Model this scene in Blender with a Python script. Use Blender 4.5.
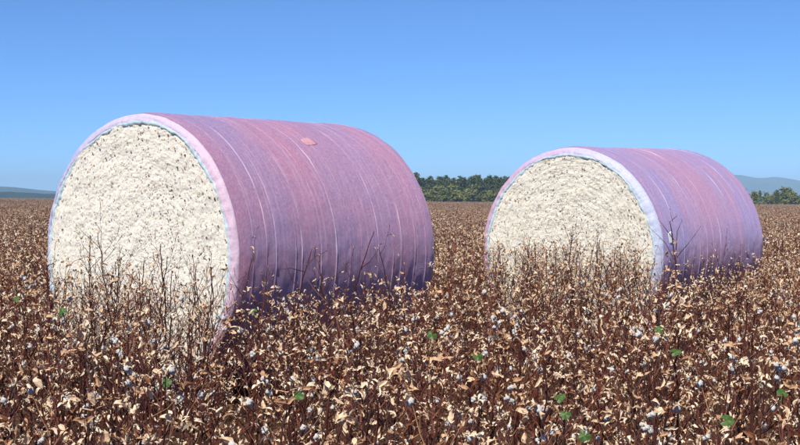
import bpy, math, random
import numpy as np
from mathutils import Vector, Matrix, noise

R = math.radians
sc = bpy.context.scene
for o in list(bpy.data.objects):
    bpy.data.objects.remove(o)

# ------------------------------------------------------------------ camera, sky, sun, exposure
CAM_Z = 1.64
FPX = 1451.5                       # focal length in pixels of an 800 px wide picture
cam = bpy.data.cameras.new('camera')
cam.sensor_width = 36.0
cam.lens = 36.0 * FPX / 800.0
cam.clip_start = 0.05
cam.clip_end = 30000
cam_o = bpy.data.objects.new('camera', cam)
sc.collection.objects.link(cam_o)
cam_o.location = (0, 0, CAM_Z)
cam_o.rotation_euler = (R(90) - math.atan2(27.5, FPX), 0, 0)
sc.camera = cam_o

SUN_EL = R(51.0)
SUN_AZ = R(203.0)                  # compass angle from +Y, clockwise: behind the camera, to its left
w = bpy.data.worlds.new('World')
sc.world = w
w.use_nodes = True
nt = w.node_tree
nt.nodes.clear()
sky = nt.nodes.new('ShaderNodeTexSky')
sky.sky_type = 'NISHITA'
sky.sun_disc = False
sky.sun_elevation = SUN_EL
sky.sun_rotation = SUN_AZ
sky.altitude = 6000
sky.air_density = 1.0
sky.dust_density = 0.0
sky.ozone_density = 8.0
bg = nt.nodes.new('ShaderNodeBackground')
bg.inputs['Strength'].default_value = 0.125
wo = nt.nodes.new('ShaderNodeOutputWorld')
tint = nt.nodes.new('ShaderNodeMix')            # a clear, dry sky: the whole dome a little less violet
tint.data_type = 'RGBA'
tint.blend_type = 'MULTIPLY'
tint.inputs['Factor'].default_value = 1.0
tint.inputs['B'].default_value = (0.70, 0.90, 1.0, 1)
nt.links.new(sky.outputs[0], tint.inputs['A'])
nt.links.new(tint.outputs['Result'], bg.inputs[0])
nt.links.new(bg.outputs[0], wo.inputs[0])

sl = bpy.data.lights.new('sun', 'SUN')
sl.energy = 5.0
sl.angle = R(0.53)
sl.color = (1.0, 0.94, 0.83)
sun_o = bpy.data.objects.new('sun', sl)
sc.collection.objects.link(sun_o)
to_sun = Vector((math.sin(SUN_AZ) * math.cos(SUN_EL), math.cos(SUN_AZ) * math.cos(SUN_EL), math.sin(SUN_EL)))
sun_o.rotation_euler = to_sun.to_track_quat('Z', 'Y').to_euler()
sun_o.location = to_sun * 40

sc.view_settings.view_transform = 'Standard'
sc.view_settings.look = 'None'
sc.view_settings.exposure = 0.22
sc.view_settings.gamma = 1.0
sc.view_settings.use_curve_mapping = False
sc.cycles.use_denoising = True
sc.cycles.max_bounces = 6
sc.cycles.volume_bounces = 2

# ------------------------------------------------------------------ helpers
def link(o, parent=None):
    sc.collection.objects.link(o)
    if parent is not None:
        o.parent = parent
    return o

def tag(o, label=None, cat=None, group=None, kind=None):
    if label: o['label'] = label
    if cat: o['category'] = cat
    if group: o['group'] = group
    if kind: o['kind'] = kind
    return o

def empty(name, loc, rz=0.0):
    o = bpy.data.objects.new(name, None)
    o.empty_display_size = 0.1
    o.location = loc
    o.rotation_euler = (0, 0, rz)
    return link(o)

def mesh_from(name, verts, faces, mat, smooth=False, attrs=None):
    me = bpy.data.meshes.new(name)
    me.from_pydata([tuple(v) for v in verts], [], faces)
    if smooth:
        me.polygons.foreach_set('use_smooth', [True] * len(me.polygons))
    me.materials.append(mat)
    if attrs:
        for k, vals in attrs.items():
            a = me.attributes.new(k, 'FLOAT', 'POINT')
            a.data.foreach_set('value', np.asarray(vals, dtype=np.float32))
    me.update()
    return me

class Buf:
    """collects geometry with a per-vertex tone value"""
    def __init__(s):
        s.v, s.f, s.t = [], [], []
    def add(s, verts, faces, tone=0.5, M=None):
        b = len(s.v)
        if M is not None:
            verts = [M @ Vector(v) for v in verts]
        s.v.extend([tuple(v) for v in verts])
        s.f.extend([tuple(i + b for i in f) for f in faces])
        if isinstance(tone, (list, tuple)):
            s.t.extend(tone)
        else:
            s.t.extend([tone] * len(verts))
    def tube(s, pts, rads, sides=4, tone=0.5):
        b = len(s.v)
        n = len(pts)
        pts = [Vector(p) for p in pts]
        for i, p in enumerate(pts):
            d = (pts[min(i + 1, n - 1)] - pts[max(i - 1, 0)]).normalized()
            ref = Vector((0, 0, 1)) if abs(d.z) < 0.8 else Vector((1, 0, 0))
            a = d.cross(ref).normalized()
            c = d.cross(a)
            for k in range(sides):
                an = 2 * math.pi * k / sides
                s.v.append(tuple(p + (a * math.cos(an) + c * math.sin(an)) * rads[i]))
                s.t.append(tone)
        for i in range(n - 1):
            for k in range(sides):
                k2 = (k + 1) % sides
                s.f.append((b + i * sides + k, b + i * sides + k2, b + (i + 1) * sides + k2, b + (i + 1) * sides + k))
    def build(s, name, mat, smooth=False):
        return mesh_from(name, s.v, s.f, mat, smooth, {'tone': s.t})

class Mat:
    def __init__(s, name, rough=0.7, spec=0.3, diffuse=0.3):
        s.m = bpy.data.materials.new(name)
        s.m.use_nodes = True
        s.t = s.m.node_tree
        s.t.nodes.clear()
        s.out = s.t.nodes.new('ShaderNodeOutputMaterial')
        s.b = s.t.nodes.new('ShaderNodeBsdfPrincipled')
        s.b.inputs['Roughness'].default_value = rough
        s.b.inputs['Specular IOR Level'].default_value = spec
        s.b.inputs['Diffuse Roughness'].default_value = diffuse
        s.t.links.new(s.b.outputs[0], s.out.inputs[0])
    def n(s, typ, **kw):
        nd = s.t.nodes.new(typ)
        for k, v in kw.items():
            if k.startswith('i_'):
                key = k[2:]
                nd.inputs[int(key) if key.isdigit() else key].default_value = v
            else:
                setattr(nd, k, v)
        return nd
    def l(s, a, b):
        s.t.links.new(a, b)
    def ramp(s, fac, stops, interp='LINEAR'):
        r = s.n('ShaderNodeValToRGB')
        r.color_ramp.interpolation = interp
        els = r.color_ramp.elements
        while len(els) < len(stops):
            els.new(0.5)
        for e, (p, c) in zip(els, stops):
            e.position = p
            e.color = (c[0], c[1], c[2], 1) if isinstance(c, (tuple, list)) else (c, c, c, 1)
        s.l(fac, r.inputs[0])
        return r.outputs[0]
    def noise(s, scale, detail=4, rough=0.6, vec=None, dist=0.0):
        nd = s.n('ShaderNodeTexNoise')
        nd.inputs['Scale'].default_value = scale
        nd.inputs['Detail'].default_value = detail
        nd.inputs['Roughness'].default_value = rough
        nd.inputs['Distortion'].default_value = dist
        if vec is not None:
            s.l(vec, nd.inputs['Vector'])
        return nd.outputs['Fac']
    def coord(s, kind='Object'):
        return s.n('ShaderNodeTexCoord').outputs[kind]
    def mapping(s, vec, scale=(1, 1, 1), loc=(0, 0, 0)):
        m = s.n('ShaderNodeMapping')
        m.inputs['Scale'].default_value = scale
        m.inputs['Location'].default_value = loc
        s.l(vec, m.inputs['Vector'])
        return m.outputs[0]
    def mix(s, fac, a, b, mode='MIX'):
        m = s.n('ShaderNodeMix', data_type='RGBA', blend_type=mode)
        for sock, val in ((m.inputs['Factor'], fac), (m.inputs['A'], a), (m.inputs['B'], b)):
            if hasattr(val, 'is_output'):
                s.l(val, sock)
            elif isinstance(val, (int, float)):
                sock.default_value = val if sock.name == 'Factor' else (val, val, val, 1)
            else:
                sock.default_value = (*val, 1)
        return m.outputs['Result']
    def math(s, op, a, b=None, clamp=False):
        m = s.n('ShaderNodeMath', operation=op, use_clamp=clamp)
        for sock, val in ((m.inputs[0], a), (m.inputs[1], b)):
            if val is None: continue
            if hasattr(val, 'is_output'): s.l(val, sock)
            else: sock.default_value = val
        return m.outputs[0]
    def attr(s, name, out='Fac'):
        return s.n('ShaderNodeAttribute', attribute_name=name).outputs[out]
    def color(s, c):
        if hasattr(c, 'is_output'): s.l(c, s.b.inputs['Base Color'])
        else: s.b.inputs['Base Color'].default_value = (*c, 1)
    def bump(s, h, strength=0.4, dist=0.01):
        b = s.n('ShaderNodeBump')
        b.inputs['Strength'].default_value = strength
        b.inputs['Distance'].default_value = dist
        s.l(h, b.inputs['Height'])
        s.l(b.outputs[0], s.b.inputs['Normal'])

# ------------------------------------------------------------------ materials
def mat_stalk():
    m = Mat('reddish_cotton_stalk', 0.65, 0.3)
    t = m.attr('tone')
    c = m.ramp(t, [(0.0, (0.036, 0.012, 0.009)), (0.45, (0.120, 0.033, 0.022)), (0.8, (0.29, 0.084, 0.050)), (1.0, (0.42, 0.25, 0.13))])
    n = m.noise(60, 3, 0.6, m.coord())
    m.color(m.mix(0.45, c, m.ramp(n, [(0.3, 0.25), (0.7, 1.0)]), 'MULTIPLY'))
    return m.m

def mat_bur():
    m = Mat('dried_cotton_bur', 0.75, 0.25)
    t = m.attr('tone')
    c = m.ramp(t, [(0.0, (0.065, 0.026, 0.016)), (0.25, (0.22, 0.085, 0.04)), (0.5, (0.47, 0.27, 0.15)),
                   (0.75, (0.71, 0.50, 0.32)), (1.0, (0.89, 0.76, 0.58))])
    n = m.noise(90, 3, 0.6, m.coord())
    m.color(m.mix(0.35, c, m.ramp(n, [(0.3, (0.45, 0.32, 0.22)), (0.6, (1, 1, 1))]), 'MULTIPLY'))
    return m.m

def mat_lint():
    m = Mat('grey_white_lint', 0.95, 0.05)
    n = m.noise(70, 5, 0.7, m.coord())
    m.color(m.ramp(n, [(0.3, (0.30, 0.28, 0.27)), (0.5, (0.60, 0.585, 0.57)), (0.75, (0.74, 0.73, 0.715))]))
    m.bump(n, 0.7, 0.006)
    return m.m

def mat_green():
    m = Mat('green_cotton_leaf', 0.5, 0.35)
    n = m.noise(45, 3, 0.6, m.coord())
    m.color(m.ramp(n, [(0.3, (0.032, 0.075, 0.012)), (0.7, (0.075, 0.15, 0.028))]))
    return m.m

def mat_soil():
    m = Mat('red_field_soil', 0.95, 0.1)
    co = m.coord()
    n = m.noise(3.0, 8, 0.65, co)
    n2 = m.noise(0.004, 4, 0.6, co)
    c = m.ramp(n, [(0.25, (0.045, 0.022, 0.014)), (0.6, (0.11, 0.055, 0.033)), (0.85, (0.20, 0.12, 0.07))])
    m.color(m.mix(0.3, c, m.ramp(n2, [(0.35, (0.5, 0.6, 0.4)), (0.65, (1, 1, 1))]), 'MULTIPLY'))
    m.bump(n, 0.8, 0.05)
    return m.m

def mat_cotton(name, ring):
    m = Mat(name, 0.95, 0.05, 1.0)
    co = m.coord()
    sep = m.n('ShaderNodeSeparateXYZ')
    m.l(co, sep.inputs[0])
    rad = m.math('SQRT', m.math('ADD', m.math('POWER', sep.outputs['X'], 2.0), m.math('POWER', sep.outputs['Z'], 2.0)))
    ang = m.math('ARCTAN2', sep.outputs['Z'], sep.outputs['X'])
    comb = m.n('ShaderNodeCombineXYZ')
    m.l(m.math('MULTIPLY', rad, 34.0), comb.inputs[0])
    m.l(m.math('MULTIPLY', ang, 4.0), comb.inputs[1])
    layers = m.noise(1.0, 5, 0.7, comb.outputs[0], 0.6)
    fine = m.noise(120, 6, 0.85, co)
    mid = m.noise(26, 5, 0.75, co, 0.5)
    c = m.ramp(mid, [(0.22, (0.72, 0.65, 0.54)), (0.42, (0.83, 0.80, 0.725)), (0.7, (0.88, 0.87, 0.825))])
    c = m.mix(ring, c, m.ramp(layers, [(0.30, (0.55, 0.47, 0.35)), (0.48, (0.96, 0.94, 0.90)), (0.7, (1, 1, 1))]), 'MULTIPLY')
    sp = m.noise(42, 2, 0.5, m.mapping(co, (1, 1, 1), (3, 1, 7)), 0.8)
    spots = m.ramp(sp, [(0.615, 0.0), (0.67, 1.0)])
    c = m.mix(m.math('MULTIPLY', spots, 0.62), c, (0.24, 0.17, 0.09))
    c = m.mix(0.60, c, m.ramp(fine, [(0.34, (0.46, 0.41, 0.34)), (0.5, (1, 1, 1))]), 'MULTIPLY')  # dark crevice flecks: shade in the lint's small hollows, put into the colour
    m.color(c)
    h = m.math('ADD', m.math('MULTIPLY', layers, ring), m.math('ADD', fine, mid))
    m.bump(h, 0.7, 0.007)
    return m.m

def mat_wrap(name, seed, pink, mauve, violet, band, blotch):
    """coloured stretch film: several layers over white cotton, so the colour shifts from pink to violet in bands"""
    m = Mat(name, 0.42, 0.5, 1.0)
    m.b.inputs['Coat Weight'].default_value = 0.6
    m.b.inputs['Coat Roughness'].default_value = 0.2
    m.b.inputs['Coat IOR'].default_value = 1.6
    co = m.coord()                                    # local y runs along the bale's axis
    bands = m.noise(1.0, 4, 0.55, m.mapping(co, (0.25, band, 0.25), (seed, seed * 2.0, 0)))
    bl = m.noise(blotch, 5, 0.65, m.mapping(co, (1, 1, 1), (seed, 3, 1)), 0.4)
    f = m.math('ADD', m.math('MULTIPLY', bands, 0.74), m.math('MULTIPLY', bl, 0.26))
    c = m.ramp(f, [(0.36, violet), (0.49, mauve), (0.60, pink)])
    fib = m.noise(1.0, 6, 0.8, m.mapping(co, (46, 52, 46)), 0.6)
    c = m.mix(0.62, c, m.ramp(fib, [(0.30, (0.50, 0.52, 0.78)), (0.5, (0.97, 0.97, 0.98)), (0.68, (1.5, 1.65, 1.38))]), 'MULTIPLY')
    streak = m.noise(1.0, 4, 0.7, m.mapping(co, (0.7, 40, 0.7), (0, seed, 4)))
    c = m.mix(m.ramp(streak, [(0.52, 0.0), (0.70, 0.5)]), c, (0.64, 0.46, 0.62))
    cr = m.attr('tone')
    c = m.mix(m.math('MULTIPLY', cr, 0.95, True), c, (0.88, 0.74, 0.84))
    m.color(c)
    rr = m.ramp(fib, [(0.3, 0.34), (0.7, 0.56)])
    m.l(rr, m.b.inputs['Roughness'])
    h = m.math('ADD', fib, m.math('MULTIPLY', streak, 0.8))
    m.bump(h, 0.35, 0.006)
    return m.m

def mat_lip(name, c0, c1, c2, seed):
    """single film layer over the end: one colour on one side of the bale, drifting to the other"""
    m = Mat(name, 0.45, 0.4)
    co = m.coord()
    sep = m.n('ShaderNodeSeparateXYZ')
    m.l(co, sep.inputs[0])
    n = m.noise(2.2, 4, 0.65, m.mapping(co, (1, 1, 1), (seed, 0, 0)))
    f = m.math('ADD', m.math('MULTIPLY', sep.outputs['X'], 0.30), m.math('ADD', m.math('MULTIPLY', n, 0.7), 0.15))
    c = m.ramp(f, [(0.25, c0), (0.5, c1), (0.75, c2)])
    fib = m.noise(48, 6, 0.8, co)
    m.color(m.mix(0.55, c, m.ramp(fib, [(0.32, (0.68, 0.66, 0.76)), (0.6, (1.08, 1.07, 1.05))]), 'MULTIPLY'))
    m.bump(fib, 0.5, 0.01)
    return m.m

def mat_plain(name, c, rough=0.6, var=0.25, scale=30):
    m = Mat(name, rough, 0.3)
    n = m.noise(scale, 4, 0.65, m.coord())
    m.color(m.mix(var, c, m.ramp(n, [(0.3, 0.3), (0.65, 1.0)]), 'MULTIPLY'))
    return m.m

def mat_leafy(name, c0, c1, c2):
    m = Mat(name, 0.7, 0.2)
    m.color(m.ramp(m.attr('tone'), [(0.0, c0), (0.5, c1), (1.0, c2)]))
    return m.m

def mat_hill(name, c0, c1, scale):
    m = Mat(name, 0.95, 0.05)
    n = m.noise(scale, 6, 0.65, m.coord())
    m.color(m.ramp(n, [(0.35, c0), (0.65, c1)]))
    return m.m

M_STALK, M_BUR, M_LINT, M_GREEN = mat_stalk(), mat_bur(), mat_lint(), mat_green()
M_COTTON = [mat_cotton('pressed_seed_cotton', 0.30), mat_cotton('layered_seed_cotton', 0.62)]

# ------------------------------------------------------------------ terrain
def ground_z(x, y):
    z = 0.03 - 0.0035 * min(y, 430) - 0.008 * max(-140, min(x, 140)) * min(1.0, max(0.0, y) / 30 + 0.3)
    if y > 430:
        z -= 12.0 * min(1.0, (y - 430) / 900.0)
    if y < 60:
        z += 0.03 * noise.noise(Vector((x * 0.25, y * 0.25, 0)))
    return z

BALES = [  # centre, yaw (axis from the face to the rear), tilt
    (Vector((-1.342, 12.524, 1.147)), 0.673, -0.004),
    (Vector((2.597, 16.711, 1.032)), 0.673, 0.012),
]
BR, BL = 1.15, 2.40

def spaced(a, b, n, g):
    return [a + (b - a) * (i / n) ** g for i in range(n + 1)]
ys = [-9000, -3000, -900, -200, -40] + spaced(-20, 60, 90, 1.0) + [60 + 370 * (i / 50.0) ** 1.4 for i in range(1, 51)] + [470, 560, 700, 900, 1330, 2000, 3500, 6000, 9000]
xs_half = spaced(0, 24, 40, 1.0) + [24 + 116 * (i / 16.0) ** 1.4 for i in range(1, 17)] + [200, 400, 900, 2500, 5000, 9000]
xs = [-x for x in xs_half[:0:-1]] + xs_half
gv = [(x, y, ground_z(x, y)) for y in ys for x in xs]
nx = len(xs)
gf = [(j * nx + i, j * nx + i + 1, (j + 1) * nx + i + 1, (j + 1) * nx + i) for j in range(len(ys) - 1) for i in range(nx - 1)]
g = link(bpy.data.objects.new('ground', mesh_from('ground', gv, gf, mat_soil(), True)))
tag(g, 'dark reddish soil of the harvested cotton field', 'ground', kind='structure')

def ridge(name, dist, profile, depth, mat, label, rough, seed):
    """a long hill: crest heights given as (screen x, screen y) seen from the field, turned into metres at its distance"""
    xs_ = np.linspace(profile[0][0], profile[-1][0], 90)
    py = np.interp(xs_, [p[0] for p in profile], [p[1] for p in profile])
    rows = 15
    V = []
    for r_ in range(rows):
        t = r_ / (rows - 1) * 2 - 1
        prof = (1 - abs(t)) ** 0.8
        for i in range(len(xs_)):
            X = (xs_[i] - 400) / FPX * dist
            H = CAM_Z + (195 - py[i]) / FPX * dist
            base = -14.0
            z = base + (H - base) * prof
            z += rough * (H - base) * (1 - prof * 0.75) * noise.fractal(Vector((X / dist * 60, t * 2.2 + seed, seed)), 1.0, 2.0, 4) * (1 if prof > 0 else 0)
            V.append((X, dist + t * depth + 0.05 * depth * noise.noise(Vector((X / dist * 40, seed, 1))), z))
    n_ = len(xs_)
    F = [(j * n_ + i, j * n_ + i + 1, (j + 1) * n_ + i + 1, (j + 1) * n_ + i) for j in range(rows - 1) for i in range(n_ - 1)]
    o = link(bpy.data.objects.new(name, mesh_from(name, V, F, mat, True)))
    tag(o, label, 'hills', kind='structure')
    return o

ridge('hills', 1500, [(-420, 193), (-200, 191), (-60, 193.2), (10, 191.6), (40, 193.5), (70, 194.2), (130, 195), (260, 198), (330, 204)], 160,
      mat_hill('far_wood', (0.010, 0.022, 0.018), (0.022, 0.040, 0.028), 0.03), 'low dark wooded rise beyond the field beside the patched bale', 0.15, 3)
ridge('hills', 3300, [(-420, 186), (-200, 184), (-80, 187.5), (-20, 186), (10, 186.6), (24, 188.2), (40, 190), (60, 191.4), (90, 190.5), (140, 193), (260, 200)], 500,
      mat_hill('far_hill', (0.012, 0.028, 0.026), (0.03, 0.05, 0.038), 0.008), 'blue hazy hills behind the wooded rise', 0.15, 8)
ridge('mountain', 5400, [(560, 203), (630, 192), (690, 181), (725, 175.5), (742, 175), (752, 176.6), (763, 178.2), (774, 177.2), (783, 177.4), (790, 180), (800, 184.5), (815, 189), (850, 187), (900, 182), (980, 186), (1100, 199)], 900,
      mat_hill('mountain_wood', (0.015, 0.032, 0.030), (0.045, 0.065, 0.045), 0.004), 'blue hazy mountain rising behind the tagged bale', 0.22, 14)
ridge('mountain', 6600, [(560, 203), (640, 196), (700, 191), (750, 188), (800, 187), (860, 184), (950, 182), (1100, 196)], 700,
      bpy.data.materials['mountain_wood'], 'paler farther mountain ridge behind the blue mountain', 0.2, 21)

# ------------------------------------------------------------------ the bales
def lint_buf(seed):
    """a ragged hank of lint left hanging from a bur"""
    rnd = random.Random(seed)
    b = Buf()
    for k in range(3):
        c = Vector((rnd.gauss(0, 0.007), rnd.gauss(0, 0.007), -0.008 * k))
        r0 = rnd.uniform(0.014, 0.018) if k == 0 else rnd.uniform(0.008, 0.012)
        nu, nv = 12, 9
        V, F = [], []
        for j in range(nv + 1):
            ph = math.pi * j / nv
            for i in range(nu):
                a = 2 * math.pi * i / nu
                d = Vector((math.sin(ph) * math.cos(a), math.sin(ph) * math.sin(a), math.cos(ph)))
                r = r0 * (1 + 0.45 * noise.noise(d * 2.0 + Vector((seed, k, 0))) + 0.3 * noise.noise(d * 5.0 + Vector((seed, k, 9))))
                V.append(c + Vector((d.x, d.y, d.z * 1.2)) * r)
        for j in range(nv):
            for i in range(nu):
                i2 = (i + 1) % nu
                F.append((j * nu + i, j * nu + i2, (j + 1) * nu + i2, (j + 1) * nu + i))
        b.add(V, F, 0.5)
    return b

TUFTS = [lint_buf(300 + i) for i in range(8)]

def film_r(ca, sa, y, seed):
    edge = max(0.0, min(1.0, (BL / 2 - abs(y)) / 0.10))
    r = -0.012 * (1 - edge) ** 2
    r += 0.010 * noise.noise(Vector((ca * 2.2, sa * 2.2, y * 2.2 + seed)))
    r += 0.004 * noise.noise(Vector((ca * 9, sa * 9, y * 16 + seed)))
    r += 0.0022 * noise.noise(Vector((ca * 26, sa * 26, y * 30 + seed)))
    return r

def bale(idx, label, lip_in, lip_fwd, wrap_mat, lip_mats, edge_mat, ridges, seed):
    C, yaw, tilt = BALES[idx]
    ax = Vector((math.sin(yaw) * math.cos(tilt), math.cos(yaw) * math.cos(tilt), math.sin(tilt)))
    root = empty('cotton_bale', C - Vector((0, 0, BR)), -yaw)
    root.rotation_euler = (tilt, 0, -yaw)
    root.location = C + (Matrix.Rotation(-yaw, 3, 'Z') @ Matrix.Rotation(tilt, 3, 'X')) @ Vector((0, 0, -BR))
    tag(root, label, 'cotton bale', 'round cotton bales standing in the field')
    up = Vector((0, 0, BR))
    rnd = random.Random(seed)
    # wrap round the barrel. local: y along the axis (face at -L/2), z up; origin of the parts at the bale's centre
    ysamp = set(np.round(np.linspace(-BL / 2, BL / 2, 110), 4).tolist())
    for p, a, wd in ridges:
        for k in np.linspace(-2.2, 2.2, 11):
            q = p + k * wd
            if -BL / 2 < q < BL / 2: ysamp.add(round(float(q), 4))
    ysamp = sorted(ysamp)
    NA = 300
    V, F, T = [], [], []
    for j, y in enumerate(ysamp):
        for i in range(NA):
            a = 2 * math.pi * i / NA
            ca, sa = math.cos(a), math.sin(a)
            wob = 0.012 * noise.noise(Vector((ca * 1.5, sa * 1.5, seed * 3.1)))
            h, tone = 0.0, 0.0
            for q, (p, am, wd) in enumerate(ridges):
                d = abs(y - p)
                if d < wd * 2.2:
                    k = math.exp(-(d / wd) ** 2 * 1.6)
                    mod = 0.38 + 1.15 * noise.noise(Vector((ca * 2.3 + q * 5.3, sa * 2.3, seed + q * 1.7)))
                    mod = max(0.0, min(1.3, mod))
                    h += am * k * (0.35 + 0.65 * mod)
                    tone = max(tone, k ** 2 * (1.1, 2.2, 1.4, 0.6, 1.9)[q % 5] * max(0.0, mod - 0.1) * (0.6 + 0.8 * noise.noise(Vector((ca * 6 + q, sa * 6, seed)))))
            edge = min(1.0, (BL / 2 - abs(y)) / 0.10)
            r = BR + h
            r += film_r(ca, sa, y, seed)
            V.append((ca * r, y + wob * (1 if abs(y) < BL / 2 - 0.03 else 0), sa * r))
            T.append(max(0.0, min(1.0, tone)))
    for j in range(len(ysamp) - 1):
        for i in range(NA):
            i2 = (i + 1) % NA
            F.append((j * NA + i, j * NA + i2, (j + 1) * NA + i2, (j + 1) * NA + i))
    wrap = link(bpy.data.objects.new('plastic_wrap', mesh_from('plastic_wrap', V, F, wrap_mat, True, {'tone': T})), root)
    wrap.location = up
    nA = 420
    # turned-in lips of the wrap and the crumpled inner edge, front and rear
    def ring(s, prof, jitter, sd, y0, u0=0.0):
        Vr, Fr = [], []
        for k, (dy, dr) in enumerate(prof):
            u = k / (len(prof) - 1)
            uw = max(u, u0)
            for i in range(nA):
                a = 2 * math.pi * i / nA
                ca, sa = math.cos(a), math.sin(a)
                r = BR - dr + (1 - uw) * film_r(ca, sa, s * BL / 2, seed) + uw * 0.016 * noise.noise(Vector((ca * 1.6, sa * 1.6, seed + 31 * s))) + jitter * u * (noise.noise(Vector((ca * 4, sa * 4, sd))) + 0.7 * noise.noise(Vector((ca * 15, sa * 15, sd))) + 0.8 * noise.noise(Vector((ca * 48, sa * 48, sd))))
                y = y0 + dy + 0.012 * math.sin(min(1.0, u * 0.7 + 0.3 * u0) * math.pi * 0.75) * (abs(noise.noise(Vector((ca * 13, sa * 13, seed)))) + 0.6 * noise.noise(Vector((ca * 30, sa * 30, seed)))) + 0.010 * math.sin(u * math.pi) * noise.noise(Vector((ca * 7, sa * 7, sd + u * 2))) + 0.005 * u * noise.noise(Vector((ca * 18, sa * 18, sd + u * 3)))
                Vr.append((ca * r, s * y, sa * r))
        for k in range(len(prof) - 1):
            for i in range(nA):
                i2 = (i + 1) % nA
                f = (k * nA + i, k * nA + i2, (k + 1) * nA + i2, (k + 1) * nA + i)
                Fr.append(f if s > 0 else f[::-1])
        return Vr, Fr
    for s in (-1, 1):
        n_ = 9
        prof = [(lip_fwd * math.sin(k / n_ * math.pi / 2 * 0.92) , 0.001 + (lip_in - 0.03) * (1 - math.cos(k / n_ * math.pi / 2)) ** 0.75) for k in range(n_ + 1)]
        v_, f_ = ring(s, prof, 0.007, seed + 11 * s, BL / 2)
        o = link(bpy.data.objects.new('wrap_lip', mesh_from('wrap_lip', v_, f_, lip_mats, True)), wrap)
        d0, r0 = prof[-1]
        prof2 = [(d0 - 0.016, r0 - 0.020), (d0 + 0.001, r0 + 0.002), (d0 + 0.003, r0 + 0.014), (d0 - 0.002, r0 + 0.026), (d0 - 0.03, r0 + 0.042)]
        v_, f_ = ring(s, prof2, 0.021, seed + 17 * s, BL / 2, 1.0)
        o = link(bpy.data.objects.new('crumpled_edge', mesh_from('crumpled_edge', v_, f_, edge_mat, True)), wrap)
        # pressed cotton of the end
        RF = BR - r0 - 0.014
        NR, NT = (190, 640) if s < 0 else (30, 120)
        Vc, Fc = [(0, s * (BL / 2 + d0), 0)], []
        for j in range(1, NR + 1):
            rr = RF * (j / NR) ** 0.8
            for i in range(NT):
                a = 2 * math.pi * (i + 0.5 * (j % 2)) / NT
                x, z = math.cos(a) * rr, math.sin(a) * rr
                lump = noise.noise(Vector((x * 7, z * 7, seed))) * 0.012 + noise.noise(Vector((x * 24, z * 24, seed + 4))) * 0.006
                lump += noise.noise(Vector((x * 62, z * 62, seed + 7))) * 0.005
                lump += noise.noise(Vector((rr * 30, a * 8, seed + 2))) * (0.002, 0.004)[idx]
                bulge = 0.03 * (1 - (rr / RF) ** 2) - 0.004
                Vc.append((x, s * (BL / 2 + d0 + bulge + lump), z))
        for i in range(NT):
            f = (0, 1 + i, 1 + (i + 1) % NT)
            Fc.append(f if s > 0 else f[::-1])
        for j in range(NR - 1):
            for i in range(NT):
                i2 = (i + 1) % NT
                f = (1 + j * NT + i, 1 + (j + 1) * NT + i, 1 + (j + 1) * NT + i2, 1 + j * NT + i2)
                Fc.append(f if s > 0 else f[::-1])
        face = link(bpy.data.objects.new('cotton_face', mesh_from('cotton_face', Vc, Fc, M_COTTON[idx], True)), root)
        face.location = up
        if s < 0:
            b = Buf()                                   # bits of leaf and bur pressed into the cotton
            for k in range(1100):
                rr = RF * math.sqrt(rnd.random()) * 0.985
                a = rnd.random() * 6.283
                x, z = math.cos(a) * rr, math.sin(a) * rr
                L_ = rnd.uniform(0.003, 0.010) * (1.25 if rr > 0.75 * RF else 1.0)
                W_ = L_ * rnd.uniform(0.3, 0.8)
                y = -(BL / 2 + d0 + 0.035 * (1 - (rr / RF) ** 2) - 0.012 + rnd.uniform(0.004, 0.020))
                Mx = Matrix.Translation((x, y, z)) @ Matrix.Rotation(-a + math.pi / 2 + rnd.gauss(0, 0.5), 4, 'Y') @ Matrix.Rotation(rnd.gauss(0, 0.5), 4, 'X')
                b.add([(-L_, 0, 0), (0, -0.003, -W_), (L_, 0, 0), (0, 0.003, W_)], [(0, 1, 2), (0, 2, 3)], rnd.uniform(0.0, 0.55), Mx)
            tb = Buf()                                  # locks of cotton working loose from the end
            for k in range(420):
                rr = RF * math.sqrt(rnd.random()) * 0.97
                a = rnd.random() * 6.283
                x, z = math.cos(a) * rr, math.sin(a) * rr
                y = -(BL / 2 + d0 + 0.03 * (1 - (rr / RF) ** 2) - 0.008)
                sc_ = rnd.uniform(0.35, 0.95)
                Mx = Matrix.Translation((x, y, z)) @ Matrix.Rotation(rnd.uniform(0, 6.28), 4, 'Y') @ Matrix.Diagonal((sc_ * rnd.uniform(0.9, 1.8), sc_ * 0.42, sc_, 1))
                src_ = TUFTS[k % len(TUFTS)]
                tb.add(src_.v, src_.f, 0.5, Mx)
            tf = link(bpy.data.objects.new('cotton_locks', tb.build('cotton_locks', M_COTTON[idx], True)), face)
            tag(tf, kind='stuff')
            tr = link(bpy.data.objects.new('leaf_trash', b.build('leaf_trash', M_BUR)), face)
            tag(tr, kind='stuff')
    return root, wrap

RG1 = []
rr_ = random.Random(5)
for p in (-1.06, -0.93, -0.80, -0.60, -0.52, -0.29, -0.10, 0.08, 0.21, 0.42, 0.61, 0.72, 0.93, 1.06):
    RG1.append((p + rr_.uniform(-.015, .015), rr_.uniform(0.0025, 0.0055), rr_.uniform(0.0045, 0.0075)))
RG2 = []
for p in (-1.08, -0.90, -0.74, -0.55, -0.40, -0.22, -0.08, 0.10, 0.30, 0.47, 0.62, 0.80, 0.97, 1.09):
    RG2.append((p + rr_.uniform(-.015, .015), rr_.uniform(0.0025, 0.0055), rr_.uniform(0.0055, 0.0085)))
W1 = mat_wrap('mauve_wrap', 1.7, (0.50, 0.25, 0.365), (0.43, 0.26, 0.41), (0.34, 0.26, 0.45), 1.5, 1.6)
W2 = mat_wrap('violet_wrap', 6.3, (0.47, 0.27, 0.41), (0.41, 0.28, 0.46), (0.345, 0.285, 0.52), 1.9, 1.5)
LP1 = mat_lip('lilac_lip', (0.52, 0.48, 0.70), (0.60, 0.54, 0.70), (0.69, 0.52, 0.64), 2.0)
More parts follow.
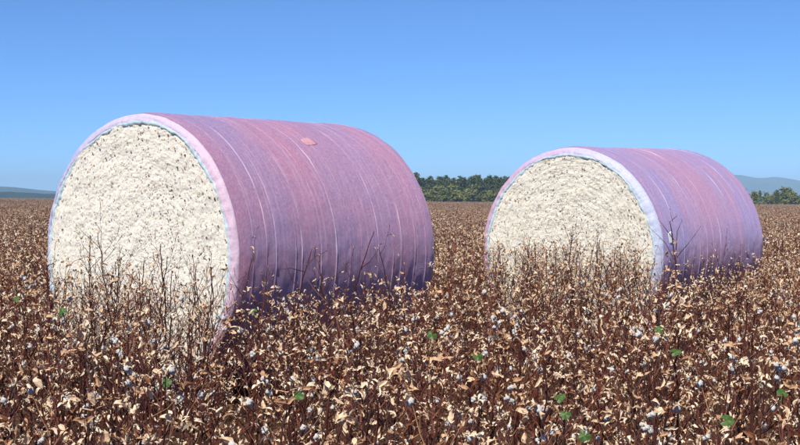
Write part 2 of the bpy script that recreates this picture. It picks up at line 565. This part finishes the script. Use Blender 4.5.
LP2 = mat_lip('pale_blue_lip', (0.62, 0.41, 0.54), (0.55, 0.50, 0.69), (0.56, 0.60, 0.77), 9.0)
EDGE = mat_plain('pale_blue_film_edge', (0.60, 0.76, 0.84), 0.5, 0.5, 60)
b1, wrap1 = bale(0, 'round cotton bale in mauve wrap with a small salmon patch on top', 0.104, 0.040, W1, LP1, EDGE, RG1, 4.0)
b2, wrap2 = bale(1, 'round cotton bale in pink violet wrap with a white tag near its face', 0.116, 0.062, W2, LP2, EDGE, RG2, 9.0)

def stuck(parent_wrap, name, y, ang, w_, h_, mat, seed, rot=0.0, off=0.002):
    """a small sheet that follows the barrel; ang measured from local +x (the side) upward"""
    V, F = [], []
    N = 6
    for k, lift in enumerate((off, off - 0.001)):
        for j in range(N + 1):
            for i in range(N + 1):
                u, v = (i / N - .5) * w_, (j / N - .5) * h_
                u, v = u * (1 - 0.9 * (v / h_) ** 2 * abs(u / w_)), v * (1 - 0.9 * (u / w_) ** 2 * abs(v / h_)) + 0.006 * noise.noise(Vector((u * 20, v * 20, y)))
                u2, v2 = u * math.cos(rot) - v * math.sin(rot), u * math.sin(rot) + v * math.cos(rot)
                a = ang + v2 / BR
                r = BR + lift + film_r(math.cos(a), math.sin(a), y + u2, seed)
                V.append((math.cos(a) * r, y + u2, math.sin(a) * r))
    n_ = N + 1
    o = n_ * n_
    for j in range(N):
        for i in range(N):
            q = (j * n_ + i, j * n_ + i + 1, (j + 1) * n_ + i + 1, (j + 1) * n_ + i)
            F.append(q[::-1])
            F.append(tuple(o + c for c in q))
    rim = [i for i in range(n_)] + [j * n_ + N for j in range(1, n_)] + [N * n_ + i for i in range(N - 1, -1, -1)] + [j * n_ for j in range(N - 1, 0, -1)]
    for k in range(len(rim)):
        a, b = rim[k], rim[(k + 1) % len(rim)]
        F.append((a, b, o + b, o + a))
    ob = link(bpy.data.objects.new(name, mesh_from(name, V, F, mat, True)), parent_wrap)
    return ob

stuck(wrap1, 'salmon_patch', 0.085, 0.955, 0.15, 0.10, mat_plain('salmon_film', (0.70, 0.38, 0.43), 0.45, 0.4, 25), 4.0, 0.15)
stuck(wrap2, 'white_tag', -1.045, 0.15, 0.11, 0.13, mat_plain('white_tag_paper', (0.86, 0.88, 0.90), 0.6, 0.15, 40), 9.0, 0.1)

# ------------------------------------------------------------------ cotton plants
def bur_mesh(seed, idx):
    """an opened, dried bur: three to five pointed carpels curled outward from the stem end"""
    rnd = random.Random(seed)
    b = Buf()
    n = rnd.choice((1, 2, 2, 3, 3))
    tone0 = (0.2, 0.45, 0.6, 0.72, 0.8, 0.87, 0.92, 0.96, 1.0)[idx % 9]
    for k in range(n):
        az = 2 * math.pi * k / n + rnd.uniform(-0.4, 0.4)
        L_ = rnd.uniform(0.028, 0.050)
        W_ = L_ * rnd.uniform(0.13, 0.22)
        open_ = rnd.uniform(0.5, 1.5)
        curl = rnd.uniform(-0.5, 1.0)
        pts, e = [], Vector((0, 0, 0))
        seg = 4
        th = math.pi / 2 - open_ * 0.35
        prof = (0.25, 0.85, 1.0, 0.65, 0.04)
        twist = rnd.uniform(-0.5, 0.5)
        for q in range(seg + 1):
            u = q / seg
            wq = W_ * prof[q]
            side = Vector((-math.sin(az + twist * u), math.cos(az + twist * u), 0.3 * twist * u))
            outd = Vector((math.cos(az) * math.cos(th), math.sin(az) * math.cos(th), math.sin(th)))
            up_ = Vector((-math.cos(az) * math.sin(th), -math.sin(az) * math.sin(th), math.cos(th)))
            jw = [rnd.uniform(0.6, 1.25), rnd.uniform(0.6, 1.25), rnd.uniform(0.1, 1.0), rnd.uniform(0.1, 1.0)]
            pts += [e - side * wq * jw[0] + up_ * wq * jw[2], e, e + side * wq * jw[1] + up_ * wq * jw[3]]
            e = e + outd * L_ / seg + Vector((rnd.gauss(0, 1), rnd.gauss(0, 1), rnd.gauss(0, 1))) * L_ * 0.05
            th -= (open_ * 0.35 + curl * 0.5) * 0.8
        F = []
        for q in range(seg):
            for c in (0, 1):
                i = q * 3 + c
                F.append((i, i + 1, i + 4, i + 3))
        b.add(pts, F, min(1, max(0, tone0 + rnd.uniform(-0.1, 0.1))))
    return b

def leaf_buf(seed):
    """a lobed green leaf, cupped, on a short stalk"""
    rnd = random.Random(seed)
    b = Buf()
    N = 24
    S = rnd.uniform(0.024, 0.030)
    V = [(0, 0, 0)]
    for ring_ in (0.55, 1.0):
        for i in range(N):
            a = -math.pi * 0.86 + 2 * math.pi * 0.86 * i / (N - 1)
            lobes = 0.90 + 0.08 * math.cos(a * 3) + rnd.uniform(-0.03, 0.03)
            r = S * ring_ * lobes
            x, y = r * math.cos(a), r * math.sin(a)
            z = -6.0 * (x * x + y * y) + 0.0025 * math.sin(a * 4 + seed) * ring_
            V.append((x, y, z))
    F = [(0, 1 + i, 2 + i) for i in range(N - 1)]
    F += [(1 + i, 1 + N + i, 2 + N + i, 2 + i) for i in range(N - 1)]
    b.add(V, F, 0.5)
    b.tube([(0, 0, 0), (-0.02, 0, -0.012), (-0.045, 0, -0.03)], [0.0015, 0.0013, 0.0012], 3, 0.5)
    return b

NB = 27
BUR_BUFS = [bur_mesh(100 + i, i) for i in range(NB)]
BUR_MESH = [b.build('dried_bur', M_BUR) for b in BUR_BUFS]
LINT_BUFS = [lint_buf(40 + i) for i in range(5)]
LINT_MESH = [b.build('lint_tuft', M_LINT, True) for b in LINT_BUFS]
LEAF_MESH = [leaf_buf(70 + i).build('green_leaf', M_GREEN) for i in range(4)]

class Plant:
    pass

def make_plant(seed, H=1.0, sparse=False, n_lint=0, dark=0.0):
    rnd = random.Random(seed)
    b = Buf()
    p = Plant()
    p.burs, p.lint = [], []
    lean = rnd.uniform(0, 6.28)
    lam = rnd.uniform(0.03, 0.34)
    nodes = int(H / 0.050)
    pts, rad = [], []
    pos = Vector((0, 0, -0.04))
    for i in range(nodes + 1):
        u = i / nodes
        pts.append(pos.copy())
        rad.append((0.0085 if sparse else 0.0078) * (1 - u) + (0.0026 if sparse else 0.0022))
        d = Vector((math.cos(lean) * lam * u + rnd.gauss(0, 0.13), math.sin(lean) * lam * u + rnd.gauss(0, 0.13), 1)).normalized()
        pos = pos + d * (H + 0.04) / nodes
    b.tube(pts, rad, 4, max(0, rnd.uniform(0.3, 0.75) - dark))
    az = rnd.uniform(0, 6.28)
    def bur_at(q, dirv, s=1.0):
        z = dirv.normalized()
        mat = z.to_track_quat('Z', 'Y').to_matrix().to_4x4()
        M = Matrix.Translation(q) @ mat @ Matrix.Rotation(rnd.uniform(0, 6.28), 4, 'Z') @ Matrix.Scale(s * rnd.uniform(0.65, 1.05), 4)
        p.burs.append((rnd.randrange(NB), M))
    first = 2 if not sparse else 4
    for i in range(first, nodes):
        u = i / nodes
        if rnd.random() < (0.45 if sparse else 0.22): continue
        az += 2.36 + rnd.uniform(-0.5, 0.5)
        L_ = (0.27 * (1 - u) ** 0.6 + 0.13) * rnd.uniform(0.6, 1.2) * (1.3 if sparse else 1.0)
        if u < 0.25: L_ *= 0.75
        el = R(rnd.uniform(22, 52)) + u * 0.3 if not sparse else R(rnd.uniform(38, 70))
        seg = max(2, int(L_ / 0.07))
        q = pts[i].copy()
        bp, br = [q.copy()], [(0.0034 * (1 - u) + 0.0016) * (1.3 if sparse else 1.2)]
        tone = max(0, rnd.uniform(0.15, 0.95) - dark)
        sgn = 1
        for k in range(seg):
            e2 = el + 0.22 * k / seg
            a2 = az + sgn * rnd.uniform(0.05, 0.32)
            sgn = -sgn
            d = Vector((math.cos(a2) * math.cos(e2), math.sin(a2) * math.cos(e2), math.sin(e2)))
            q = q + d * L_ / seg
            bp.append(q.copy())
            br.append(max(0.0010, br[0] * (1 - (k + 1) / (seg + 0.6))))
            last = k == seg - 1
            if last or rnd.random() < 0.78:
                if not last or rnd.random() < 0.6:      # a short stalk carrying a bur
                    a3 = a2 + sgn * rnd.uniform(0.5, 1.3)
                    e3 = e2 + rnd.uniform(-0.5, 0.7)
                    d3 = Vector((math.cos(a3) * math.cos(e3), math.sin(a3) * math.cos(e3), math.sin(e3)))
                    l3 = rnd.uniform(0.02, 0.085)
                    q3 = q + d3 * l3
                    b.tube([q, q + d3 * l3 * 0.5 + Vector((0, 0, 0.004)), q3], [0.0016, 0.0013, 0.001] if not sparse else [0.0026, 0.002, 0.0015], 3, tone)
                else:
                    q3, d3 = q, d
                if rnd.random() < (0.80 if not sparse else 0.22):
                    dd = d3 + Vector((rnd.gauss(0, 0.5), rnd.gauss(0, 0.5), rnd.gauss(0.0, 0.5)))
                    bur_at(q3, dd)
                elif rnd.random() < 0.3:
                    bur_at(q3, d3, 0.6)
        b.tube(bp, br, 3, tone)
        for _t in range(rnd.choice((0, 1, 1, 2)) if not sparse else 0):          # thin dry straw-coloured twig
            a3 = rnd.uniform(0, 6.28)
            l3 = rnd.uniform(0.06, 0.2)
            d3 = Vector((math.cos(a3) * 0.7, math.sin(a3) * 0.7, rnd.uniform(0.2, 1.0))).normalized()
            b.tube([pts[i], pts[i] + d3 * l3 * 0.6, pts[i] + d3 * l3 + Vector((0, 0, 0.02))], [0.0013, 0.001, 0.0008], 3, rnd.choice((0.2, 0.4, 0.6, 0.75, 0.95)))
    bur_at(pts[-1], Vector((0, 0, 1)))
    p.n_seen = len(p.burs)
    for k in range(n_lint):
        j = rnd.randrange(len(p.burs))
        for _ in range(8):                              # lint clings to burs of the upper half
            if p.burs[j][1].translation.z > H * 0.68: break
            j = rnd.randrange(len(p.burs))
        M = p.burs[j][1]
        p.lint.append((rnd.randrange(5), Matrix.Translation(M.translation + Vector((0, 0, -0.004))) @ Matrix.Rotation(rnd.uniform(0, 6), 4, 'Z') @ Matrix.Scale(rnd.uniform(0.55, 0.85), 4)))
    p.stalk = b.build('stalk', M_STALK)
    jb = Buf()
    for k, M in p.burs:
        s = BUR_BUFS[k]
        jb.add(s.v, s.f, s.t, M)
    p.burmesh = jb.build('dried_burs', M_BUR)
    # the whole plant as one mesh, for the far field
    me = bpy.data.meshes.new('far_cotton_plant')
    V = b.v + jb.v
    o1 = len(b.v)
    F = list(b.f) + [tuple(i + o1 for i in f) for f in jb.f]
    T = b.t + jb.t
    nm = [0] * len(b.f) + [1] * len(jb.f)
    for k, M in p.lint:
        o2 = len(V)
        s = LINT_BUFS[k]
        V += [tuple(M @ Vector(v)) for v in s.v]
        F += [tuple(i + o2 for i in f) for f in s.f]
        T += s.t
        nm += [2] * len(s.f)
    me.from_pydata(V, [], F)
    for m_ in (M_STALK, M_BUR, M_LINT): me.materials.append(m_)
    me.polygons.foreach_set('material_index', nm)
    a = me.attributes.new('tone', 'FLOAT', 'POINT')
    a.data.foreach_set('value', np.asarray(T, dtype=np.float32))
    me.update()
    p.far = me
    p.H = H
    return p

PLAIN = [make_plant(10 + i, 1.0, False, 0, (0.0, 0.35, 0.15)[i % 3]) for i in range(9)]
LINTY = [make_plant(30 + i, 1.0, False, n, (0.3, 0.0)[i % 2]) for i, n in enumerate((1, 2, 3, 4))]
TALL = [make_plant(60 + i, 1.3, True, 0, 0.2) for i in range(6)]

def in_bale(x, y, margin=0.10):
    for C, yaw, tilt in BALES:
        dx, dy = x - C.x, y - C.y
        a = dx * math.sin(yaw) + dy * math.cos(yaw)
        r_ = dx * math.cos(yaw) - dy * math.sin(yaw)
        if abs(a) < BL / 2 + margin + 0.06 and abs(r_) < BR * 0.92 + margin:
            return True
    return False

def canopy(x, y):
    """how tall the plants stand: shorter where the first bale's side was rolled off the harvester"""
    h = 1.0 + 0.10 * noise.noise(Vector((x * 0.7, y * 0.7, 2.0)))
    px = 400 + FPX * x / max(y, 0.1)
    if 8.5 < y < 14 and 235 < px < 445:
        h -= 0.19
    if 7.5 < y < 11.6 and 205 < px < 240:
        h -= 0.34
    if 10 < y < 11.6 and 40 < px < 240:
        h -= 0.12
    if 11 < y < 19 and 640 < px < 790:
        h -= 0.16
    h -= 0.13 * max(0.0, min(1.0, (7.0 - y) / 2.5))        # the field's edge grows lower
    return h

def zone(x, y):
    px = 400 + FPX * x / y
    if px < 52: return "out beyond the patched bale's cotton face"
    if 440 <= px < 487: return 'in the gap between both bales'
    k = 0 if px < 440 else 1
    near = 'close before' if BALES[k][0].y - y < (3.6 if k == 0 else 4.6) else 'well before'
    return "%s the %s bale's %s" % (near, ('patched', 'tagged')[k], 'cotton face' if (px < 240 or 487 <= px < 662) else 'wrapped side')

rnd = random.Random(77)
spots = []          # (x, y, in view)
step = 0.33
y = 3.4
while y < 26:
    half = (0.2756 + 0.09) * y + 0.9
    x = -half + rnd.uniform(0, step)
    while x < half:
        px_, py_ = x + rnd.uniform(-0.15, 0.15), y + rnd.uniform(-0.15, 0.15)
        if not in_bale(px_, py_):
            spots.append((px_, py_, abs(px_) < 0.2756 * py_ + 0.12 and py_ > 3.75))
        x += step
    y += step

# growth left standing thick against the bales' ends and sides
for C_, yaw_, t_ in BALES:
    for k in range(95):
        if k < 52:
            a_, r_ = -BL / 2 - rnd.uniform(0.16, 1.25), rnd.uniform(-1.15, 1.3)
        else:
            a_, r_ = rnd.uniform(-1.3, 1.3), BR * 0.92 + rnd.uniform(0.12, 0.8)
        px_ = C_.x + a_ * math.sin(yaw_) + r_ * math.cos(yaw_)
        py_ = C_.y + a_ * math.cos(yaw_) - r_ * math.sin(yaw_)
        if not in_bale(px_, py_): spots.append((px_, py_, False))

# tall bare stalks, placed by where their tips stand against the bales: (screen x, screen y of the tip, distance)
TIPS = [ (402, 243, 10.9), (330, 252, 10.4), (160, 242, 10.2), (86, 236, 10.3), (116, 228, 10.2),
        (206, 254, 10.3), (232, 246, 10.7), (60, 246, 10.4), (188, 262, 10.0), (540, 238, 13.9), (566, 226, 13.6), (594, 240, 13.4), (616, 232, 13.7),
        (505, 240, 14.1), (640, 246, 13.2), (136, 256, 9.6), (716, 244, 14.6)]
for a_, b_, st_, lo, hi, d0, d1 in ((54, 236, 10, 252, 288, 9.4, 10.7), (246, 432, 15, 262, 292, 9.6, 10.9), (488, 662, 9, 238, 266, 12.8, 14.3), (690, 762, 18, 254, 270, 13.4, 15.0)):
    px_ = a_
    while px_ < b_:
        TIPS.append((px_ + rnd.uniform(-4, 4), rnd.uniform(lo, hi), rnd.uniform(d0, d1)))
        px_ += st_ * rnd.uniform(0.7, 1.3)

inview = sorted([s for s in spots if s[2]], key=lambda s: s[1])
N_SINGLE = 297 - len(TIPS)
single = inview[:N_SINGLE]
single_set = set((s[0], s[1]) for s in single)
rest = [s for s in spots if (s[0], s[1]) not in single_set]

def set_part(name, me, root, M=None, kind=None):
    o = bpy.data.objects.new(name, me)
    link(o, root)
    if M is not None: o.matrix_local = M
    if kind: o['kind'] = kind
    return o

LEAF_AT = {}        # green leaves seen on single plants: (screen x, screen y, distance)
for k, (px, py, d) in enumerate([(478, 357, 5.6), (566, 415, 4.6), (560, 398, 4.9), (585, 437, 4.4), (728, 421, 4.5), (783, 393, 5.0), (297, 396, 4.9), (16, 299, 7.6), (62, 312, 7.0), (253, 311, 8.2), (432, 335, 6.4), (660, 330, 6.6), (166, 383, 5.1), (676, 352, 6.0)]):
    x = (px - 400) / FPX * d
    z = CAM_Z - (py - 195) / FPX * d
    best = min(range(len(single)), key=lambda i: (single[i][0] - x) ** 2 + (single[i][1] - d) ** 2)
    LEAF_AT.setdefault(best, []).append((x, d, z))

NEAR_DETAIL = 46
def put_plant(i, x, y, p, hgt, tall=False):
    s = hgt / p.H
    root = empty('cotton_plant', (x, y, ground_z(x, y)), rnd.uniform(0, 6.283))
    root.scale = (min(s, 1.1) if tall else s * rnd.uniform(0.95, 1.15), min(s, 1.1) if tall else s * rnd.uniform(0.95, 1.15), s)
    set_part('stalk', p.stalk, root)
    if i < NEAR_DETAIL and not tall:
        for k, M in p.burs:
            if M.translation.z > 0.4:
                set_part('dried_bur', BUR_MESH[k], root, M @ Matrix.Scale(1.25, 4))
        low = getattr(p, 'lowmesh', None)
        if low is None:
            jb = Buf()
            for k, M in p.burs:
                if M.translation.z <= 0.4:
                    jb.add(BUR_BUFS[k].v, BUR_BUFS[k].f, BUR_BUFS[k].t, M)
            low = p.lowmesh = jb.build('low_dried_burs', M_BUR)
        set_part('low_dried_burs', low, root, None, 'stuff')
    else:
        set_part('dried_burs', p.burmesh, root, None, 'stuff')
    for k, M in p.lint:
        set_part('lint_tuft', LINT_MESH[k], root, M)
    look = 'tall sparse cotton stalk' if tall else ('dry cotton plant with lint tufts' if p.lint else 'lintless dry cotton plant')
    leaves = LEAF_AT.get(i, []) if not tall else []
    if leaves:
        bpy.context.view_layer.update()
        inv = root.matrix_world.inverted()
        for (lx, ly, lz) in leaves:
            o = set_part('green_leaf', LEAF_MESH[rnd.randrange(4)], root)
            o.matrix_local = inv @ (Matrix.Translation((lx, ly, lz)) @ Matrix.Rotation(rnd.uniform(-0.5, 0.5), 4, 'Y') @ Matrix.Rotation(rnd.uniform(0.5, 1.1), 4, 'X')
                                    @ Matrix.Rotation(rnd.uniform(0, 6.28), 4, 'Z') @ Matrix.Scale(rnd.uniform(0.7, 1.0), 4))
        look += (' and' if p.lint else ' with') + (' one green leaf' if len(leaves) == 1 else ' green leaves')
        look = look.replace('dry cotton plant', 'cotton plant')
    lab = look + ' ' + zone(x, y)
    tag(root, lab, 'cotton plant', lab.replace('cotton plant', 'cotton plants').replace('cotton stalk', 'cotton stalks'))
    return root

for i, (x, y, _) in enumerate(single):
    p = rnd.choice(PLAIN) if rnd.random() < 0.42 else rnd.choice(LINTY)
    put_plant(i, x, y, p, canopy(x, y) * rnd.uniform(0.82, 1.14))
for i, (px, py, d) in enumerate(TIPS):
    x = (px - 400) / FPX * d
    top = CAM_Z - (py - 195) / FPX * d
    put_plant(1000 + i, x, d, TALL[i % len(TALL)], top - ground_z(x, d), True)

# three forked bare stalks standing clear against the wrap: each limb as (screen points), at one distance, with its own depth lean
def forked(d, limbs, label):
    base = limbs[0][0]
    x0_ = (base[0] - 400) / FPX * d
    g0 = ground_z(x0_, d)
    root = empty('cotton_plant', (x0_, d, g0))
    b = Buf()
    burs = []
    for n_, (lm, r0_, lean_) in enumerate([(l_[0:-2], l_[-2], l_[-1]) for l_ in limbs]):
        P = []
        for k, (px, py) in enumerate(lm):
            P.append(Vector(((px - 400) / FPX * d - x0_, lean_ * k, CAM_Z - (py - 195) / FPX * d - g0)))
        Q, W = [], []
        for k in range(len(P) - 1):
            for t_ in (0.0, 0.5):
                Q.append(P[k].lerp(P[k + 1], t_) + Vector((rnd.gauss(0, 0.004), 0, 0)))
        Q.append(P[-1])
        Q[0] = P[0]
        for k in range(len(Q)):
            W.append(r0_ * (1 - 0.7 * k / (len(Q) - 1)))
        b.tube(Q, W, 4, 0.25)
        burs.append((Q[-1], Q[-1] - Q[-2]))
    set_part('stalk', b.build('stalk', M_STALK), root)
    for q_, dr_ in burs[1:]:
        M = Matrix.Translation(q_) @ dr_.to_track_quat('Z', 'Y').to_matrix().to_4x4() @ Matrix.Scale(0.45, 4)
        set_part('dried_bur', BUR_MESH[rnd.choice((0, 9, 18))], root, M)
    tag(root, label, 'cotton plant', 'forked bare cotton stalks')

forked(13.4, [((679, 372), (678, 300), (676, 262), (673, 236), (672, 222), (679, 216), 0.009, 0.02),
              ((674, 240), (665, 229), (657, 219), 0.0045, -0.04), ((676, 250), (678, 232), (684, 221), 0.0045, 0.05),
              ((677, 258), (686, 245), (698, 227), 0.0045, -0.05), ((677, 264), (667, 244), (652, 228), 0.004, 0.06), ((673, 222), (670, 210), 0.003, 0.0)],
       'dark forked bare cotton stalk standing over the white tag')
forked(10.2, [((352, 400), (350, 320), (357, 282), (366, 255), (374, 232), 0.0075, 0.03),
              ((356, 290), (346, 270), (341, 262), 0.0035, 0.04), ((361, 268), (370, 262), (378, 250), 0.0035, -0.03)],
       'thin slanting forked cotton stalk against the side of the patched bale')
forked(10.4, [((296, 390), (297, 310), (303, 280), (308, 262), (311, 249), 0.0075, 0.02),
              ((305, 272), (292, 268), (281, 269), 0.0035, -0.03), ((306, 266), (315, 257), (325, 252), 0.004, 0.04), ((300, 290), (290, 276), (284, 262), 0.0035, 0.03)],
       'wide forked cotton stalk near the lip of the patched bale')

# the field beyond: nobody could count it
pts, yaws, scs, pick = [], [], [], []
def add_pt(x, y, s):
    pts.append((x, y, ground_z(x, y)))
    yaws.append(rnd.uniform(0, 6.283))
    scs.append(s)
    pick.append(rnd.randrange(len(PLAIN)) if rnd.random() < 0.86 else len(PLAIN) + rnd.randrange(len(LINTY)))
for (x, y, _) in rest:
    add_pt(x, y, canopy(x, y) * rnd.uniform(0.82, 1.15))
y = 26.0
while y < 425:
    stp = 0.42 if y < 60 else (0.75 if y < 150 else 1.25)
    half = (0.2756 + 0.06) * y + 2
    n_ = int(2 * half / stp)
    for k in range(n_):
        x = -half + 2 * half * (k + rnd.random()) / n_
        add_pt(x, y + rnd.uniform(-stp / 2, stp / 2), (0.96 + 0.10 * noise.noise(Vector((x * 0.3, y * 0.3, 2)))) * rnd.uniform(0.85, 1.2) * (1.0 if y < 150 else 1.15))
    y += stp
fm = bpy.data.meshes.new('cotton_field')
fm.from_pydata(pts, [], [])
for nm_, typ, vals in (('yaw', 'FLOAT', yaws), ('sc', 'FLOAT', scs), ('pick', 'INT', pick)):
    a = fm.attributes.new(nm_, typ, 'POINT')
    a.data.foreach_set('value', vals)
field = link(bpy.data.objects.new('cotton_field', fm))
tag(field, 'dense mass of dry harvested cotton plants stretching to the trees', 'cotton field', kind='stuff')
src = bpy.data.collections.new('far_cotton_plant')
for i, p in enumerate(PLAIN + LINTY):
    src.objects.link(bpy.data.objects.new('far_cotton_plant_%02d' % i, p.far))
ng = bpy.data.node_groups.new('cotton_field', 'GeometryNodeTree')
ng.interface.new_socket('Geometry', in_out='INPUT', socket_type='NodeSocketGeometry')
ng.interface.new_socket('Geometry', in_out='OUTPUT', socket_type='NodeSocketGeometry')
gi, go = ng.nodes.new('NodeGroupInput'), ng.nodes.new('NodeGroupOutput')
ci = ng.nodes.new('GeometryNodeCollectionInfo')
ci.inputs['Collection'].default_value = src
ci.inputs['Separate Children'].default_value = True
ci.inputs['Reset Children'].default_value = True
ip = ng.nodes.new('GeometryNodeInstanceOnPoints')
ip.inputs['Pick Instance'].default_value = True
def named(nm_, typ):
    n_ = ng.nodes.new('GeometryNodeInputNamedAttribute')
    n_.data_type = typ
    n_.inputs['Name'].default_value = nm_
    return n_.outputs['Attribute']
cx = ng.nodes.new('ShaderNodeCombineXYZ')
ng.links.new(named('yaw', 'FLOAT'), cx.inputs['Z'])
e2r = ng.nodes.new('FunctionNodeEulerToRotation')
ng.links.new(cx.outputs[0], e2r.inputs[0])
ng.links.new(gi.outputs[0], ip.inputs['Points'])
ng.links.new(ci.outputs[0], ip.inputs['Instance'])
ng.links.new(named('pick', 'INT'), ip.inputs['Instance Index'])
ng.links.new(e2r.outputs[0], ip.inputs['Rotation'])
ng.links.new(named('sc', 'FLOAT'), ip.inputs['Scale'])
ng.links.new(ip.outputs[0], go.inputs[0])
mod = field.modifiers.new('scatter', 'NODES')
mod.node_group = ng

# ------------------------------------------------------------------ trees beyond the field
M_PINE = mat_leafy('pine_foliage', (0.045, 0.062, 0.014), (0.09, 0.118, 0.026), (0.15, 0.18, 0.045))
M_BROAD = mat_leafy('broadleaf_foliage', (0.09, 0.11, 0.02), (0.175, 0.19, 0.04), (0.26, 0.25, 0.075))
M_BARK = mat_plain('grey_brown_bark', (0.10, 0.075, 0.055), 0.9, 0.4, 3)

def tree_meshes(seed, kind):
    rnd = random.Random(seed)
    t, c = Buf(), Buf()
    if kind == 'pine':
        H = 8.0
        t.tube([(0, 0, -0.3), (0.05, 0, 3), (0.0, 0.05, 6), (0, 0, H)], [0.17, 0.13, 0.08, 0.02], 6)
        for k in range(26):
            z = 1.6 + (H - 1.9) * k / 25
            L_ = (1.75 * (1 - (z - 1.2) / (H - 0.6)) + 0.25) * rnd.uniform(0.6, 1.15)
            a = k * 2.4 + rnd.uniform(-0.4, 0.4)
            e = Vector((math.cos(a) * L_, math.sin(a) * L_, z + L_ * rnd.uniform(0.0, 0.45)))
            t.tube([(0, 0, z), e], [0.04, 0.01], 3)
            for q in range(64):
                u = rnd.uniform(0.15, 1.05)
                pnt = Vector((0, 0, z)).lerp(e, u) + Vector((rnd.gauss(0, 0.22), rnd.gauss(0, 0.22), rnd.gauss(0.05, 0.16)))
                leaf(c, rnd, pnt, rnd.uniform(0.10, 0.21), rnd.uniform(0.0, 1.0))
        for q in range(30):
            leaf(c, rnd, Vector((rnd.gauss(0, 0.12), rnd.gauss(0, 0.12), H - 0.6 + rnd.uniform(0, 0.8))), rnd.uniform(0.08, 0.18), rnd.random())
    else:
        H = 4.6
        t.tube([(0, 0, -0.3), (0.1, 0, 1.2), (0.0, 0.1, 2.4), (0.1, 0.1, 3.6)], [0.13, 0.10, 0.06, 0.02], 6)
        for k in range(24):
            a = rnd.uniform(0, 6.28)
            zz = rnd.uniform(0.7, H - 0.5)
            rr = 1.65 * math.sin(math.pi * min(1, (zz + 0.5) / (H + 0.4))) * rnd.uniform(0.35, 1.0)
            cen = Vector((math.cos(a) * rr, math.sin(a) * rr, zz))
            t.tube([(0.05, 0.05, min(zz * 0.6, 3)), cen], [0.035, 0.01], 3)
            sz = rnd.uniform(0.3, 0.62)
            tn = rnd.uniform(0.1, 0.9)
            for q in range(55):
                d = Vector((rnd.gauss(0, 1), rnd.gauss(0, 1), rnd.gauss(0, 0.8))) * sz * 0.62
                leaf(c, rnd, cen + d, rnd.uniform(0.11, 0.24), min(1, max(0, tn + rnd.gauss(0, 0.18))))
    return t.build('trunk', M_BARK), c.build('crown', M_PINE if kind == 'pine' else M_BROAD)

def leaf(c, rnd, p, s, tone):
    n = Vector((rnd.gauss(0, 1), rnd.gauss(0, 1), rnd.gauss(0.5, 1))).normalized()
    a = n.orthogonal().normalized()
    b_ = n.cross(a)
    c.add([p + a * s, p + b_ * s * 0.8, p - a * s, p - b_ * s * 0.8], [(0, 1, 2, 3)], tone)

PINES = [tree_meshes(200 + i, 'pine') for i in range(4)]
BROADS = [tree_meshes(220 + i, 'broad') for i in range(4)]

def tree(px, top_y, d, kind):
    x = (px - 400) / FPX * d
    z0 = ground_z(x, min(d, 430))
    H = CAM_Z + (195 - top_y) / FPX * d - z0
    t, c = rnd.choice(PINES if kind == 'pine' else BROADS)
    s = H / (8.0 if kind == 'pine' else 4.7)
    root = empty('pine_tree' if kind == 'pine' else 'broadleaf_tree', (x, d, ground_z(x, d)), rnd.uniform(0, 6.28))
    sx = s * rnd.uniform(0.9, 1.25) * (1.0 if kind == 'pine' else 1.2)
    root.scale = (sx, sx, s)
    set_part('trunk', t, root)
    set_part('crown', c, root)
    where = 'between the two bales' if px < 515 else ('behind the tagged bale' if px < 745 else 'below the blue mountain')
    lab = ('dark pointed pine standing in the wood edge ' if kind == 'pine' else 'olive green rounded bushy tree at the field edge ') + where
    tag(root, lab, 'tree', ('pines ' if kind == 'pine' else 'bushy trees ') + where)

px = 392.0
while px < 705:
    tree(px, rnd.uniform(175.5, 180.5), rnd.uniform(422, 429), 'pine')
    px += rnd.uniform(2.2, 4.0)
px = 400.0
while px < 700:
    tree(px, rnd.uniform(182, 193), rnd.uniform(408, 418), 'broad')
    px += rnd.uniform(3.6, 6)
tree(416.5, 173, 424, 'pine')
for px, ty, k in ((712, 183, 'pine'), (722, 187, 'broad'), (731, 186, 'pine'), (742, 189, 'broad'), (754, 190.5, 'broad'), (760, 191, 'pine'), (766, 192, 'broad'), (775, 191, 'broad'), (777, 190, 'pine'), (786, 187, 'broad'), (786.5, 187, 'broad'),
                  (793, 192, 'broad'), (798, 195, 'broad'), (806, 192, 'broad'), (813, 194, 'broad'), (820, 190, 'pine'), (828, 193, 'broad')):
    tree(px, ty, rnd.uniform(408, 426), k)

# ------------------------------------------------------------------ air
hz = bpy.data.meshes.new('haze')
x0, x1, y0, y1, z0, z1 = -9100, 9100, -9100, 9100, -60, 110
hz.from_pydata([(x, y, z) for z in (z0, z1) for y in (y0, y1) for x in (x0, x1)], [],
               [(0, 2, 3, 1), (4, 5, 7, 6), (0, 1, 5, 4), (2, 6, 7, 3), (0, 4, 6, 2), (1, 3, 7, 5)])
hm = bpy.data.materials.new('haze')
hm.use_nodes = True
hm.node_tree.nodes.clear()
pv = hm.node_tree.nodes.new('ShaderNodeVolumePrincipled')
pv.inputs['Color'].default_value = (0.46, 0.72, 1.0, 1)
pv.inputs['Density'].default_value = 2.3e-4
pv.inputs['Anisotropy'].default_value = -0.3
ho = hm.node_tree.nodes.new('ShaderNodeOutputMaterial')
hm.node_tree.links.new(pv.outputs[0], ho.inputs['Volume'])
hz.materials.append(hm)
haze = link(bpy.data.objects.new('haze', hz))
tag(haze, 'thin pale blue haze over the far hills', 'haze', kind='stuff')
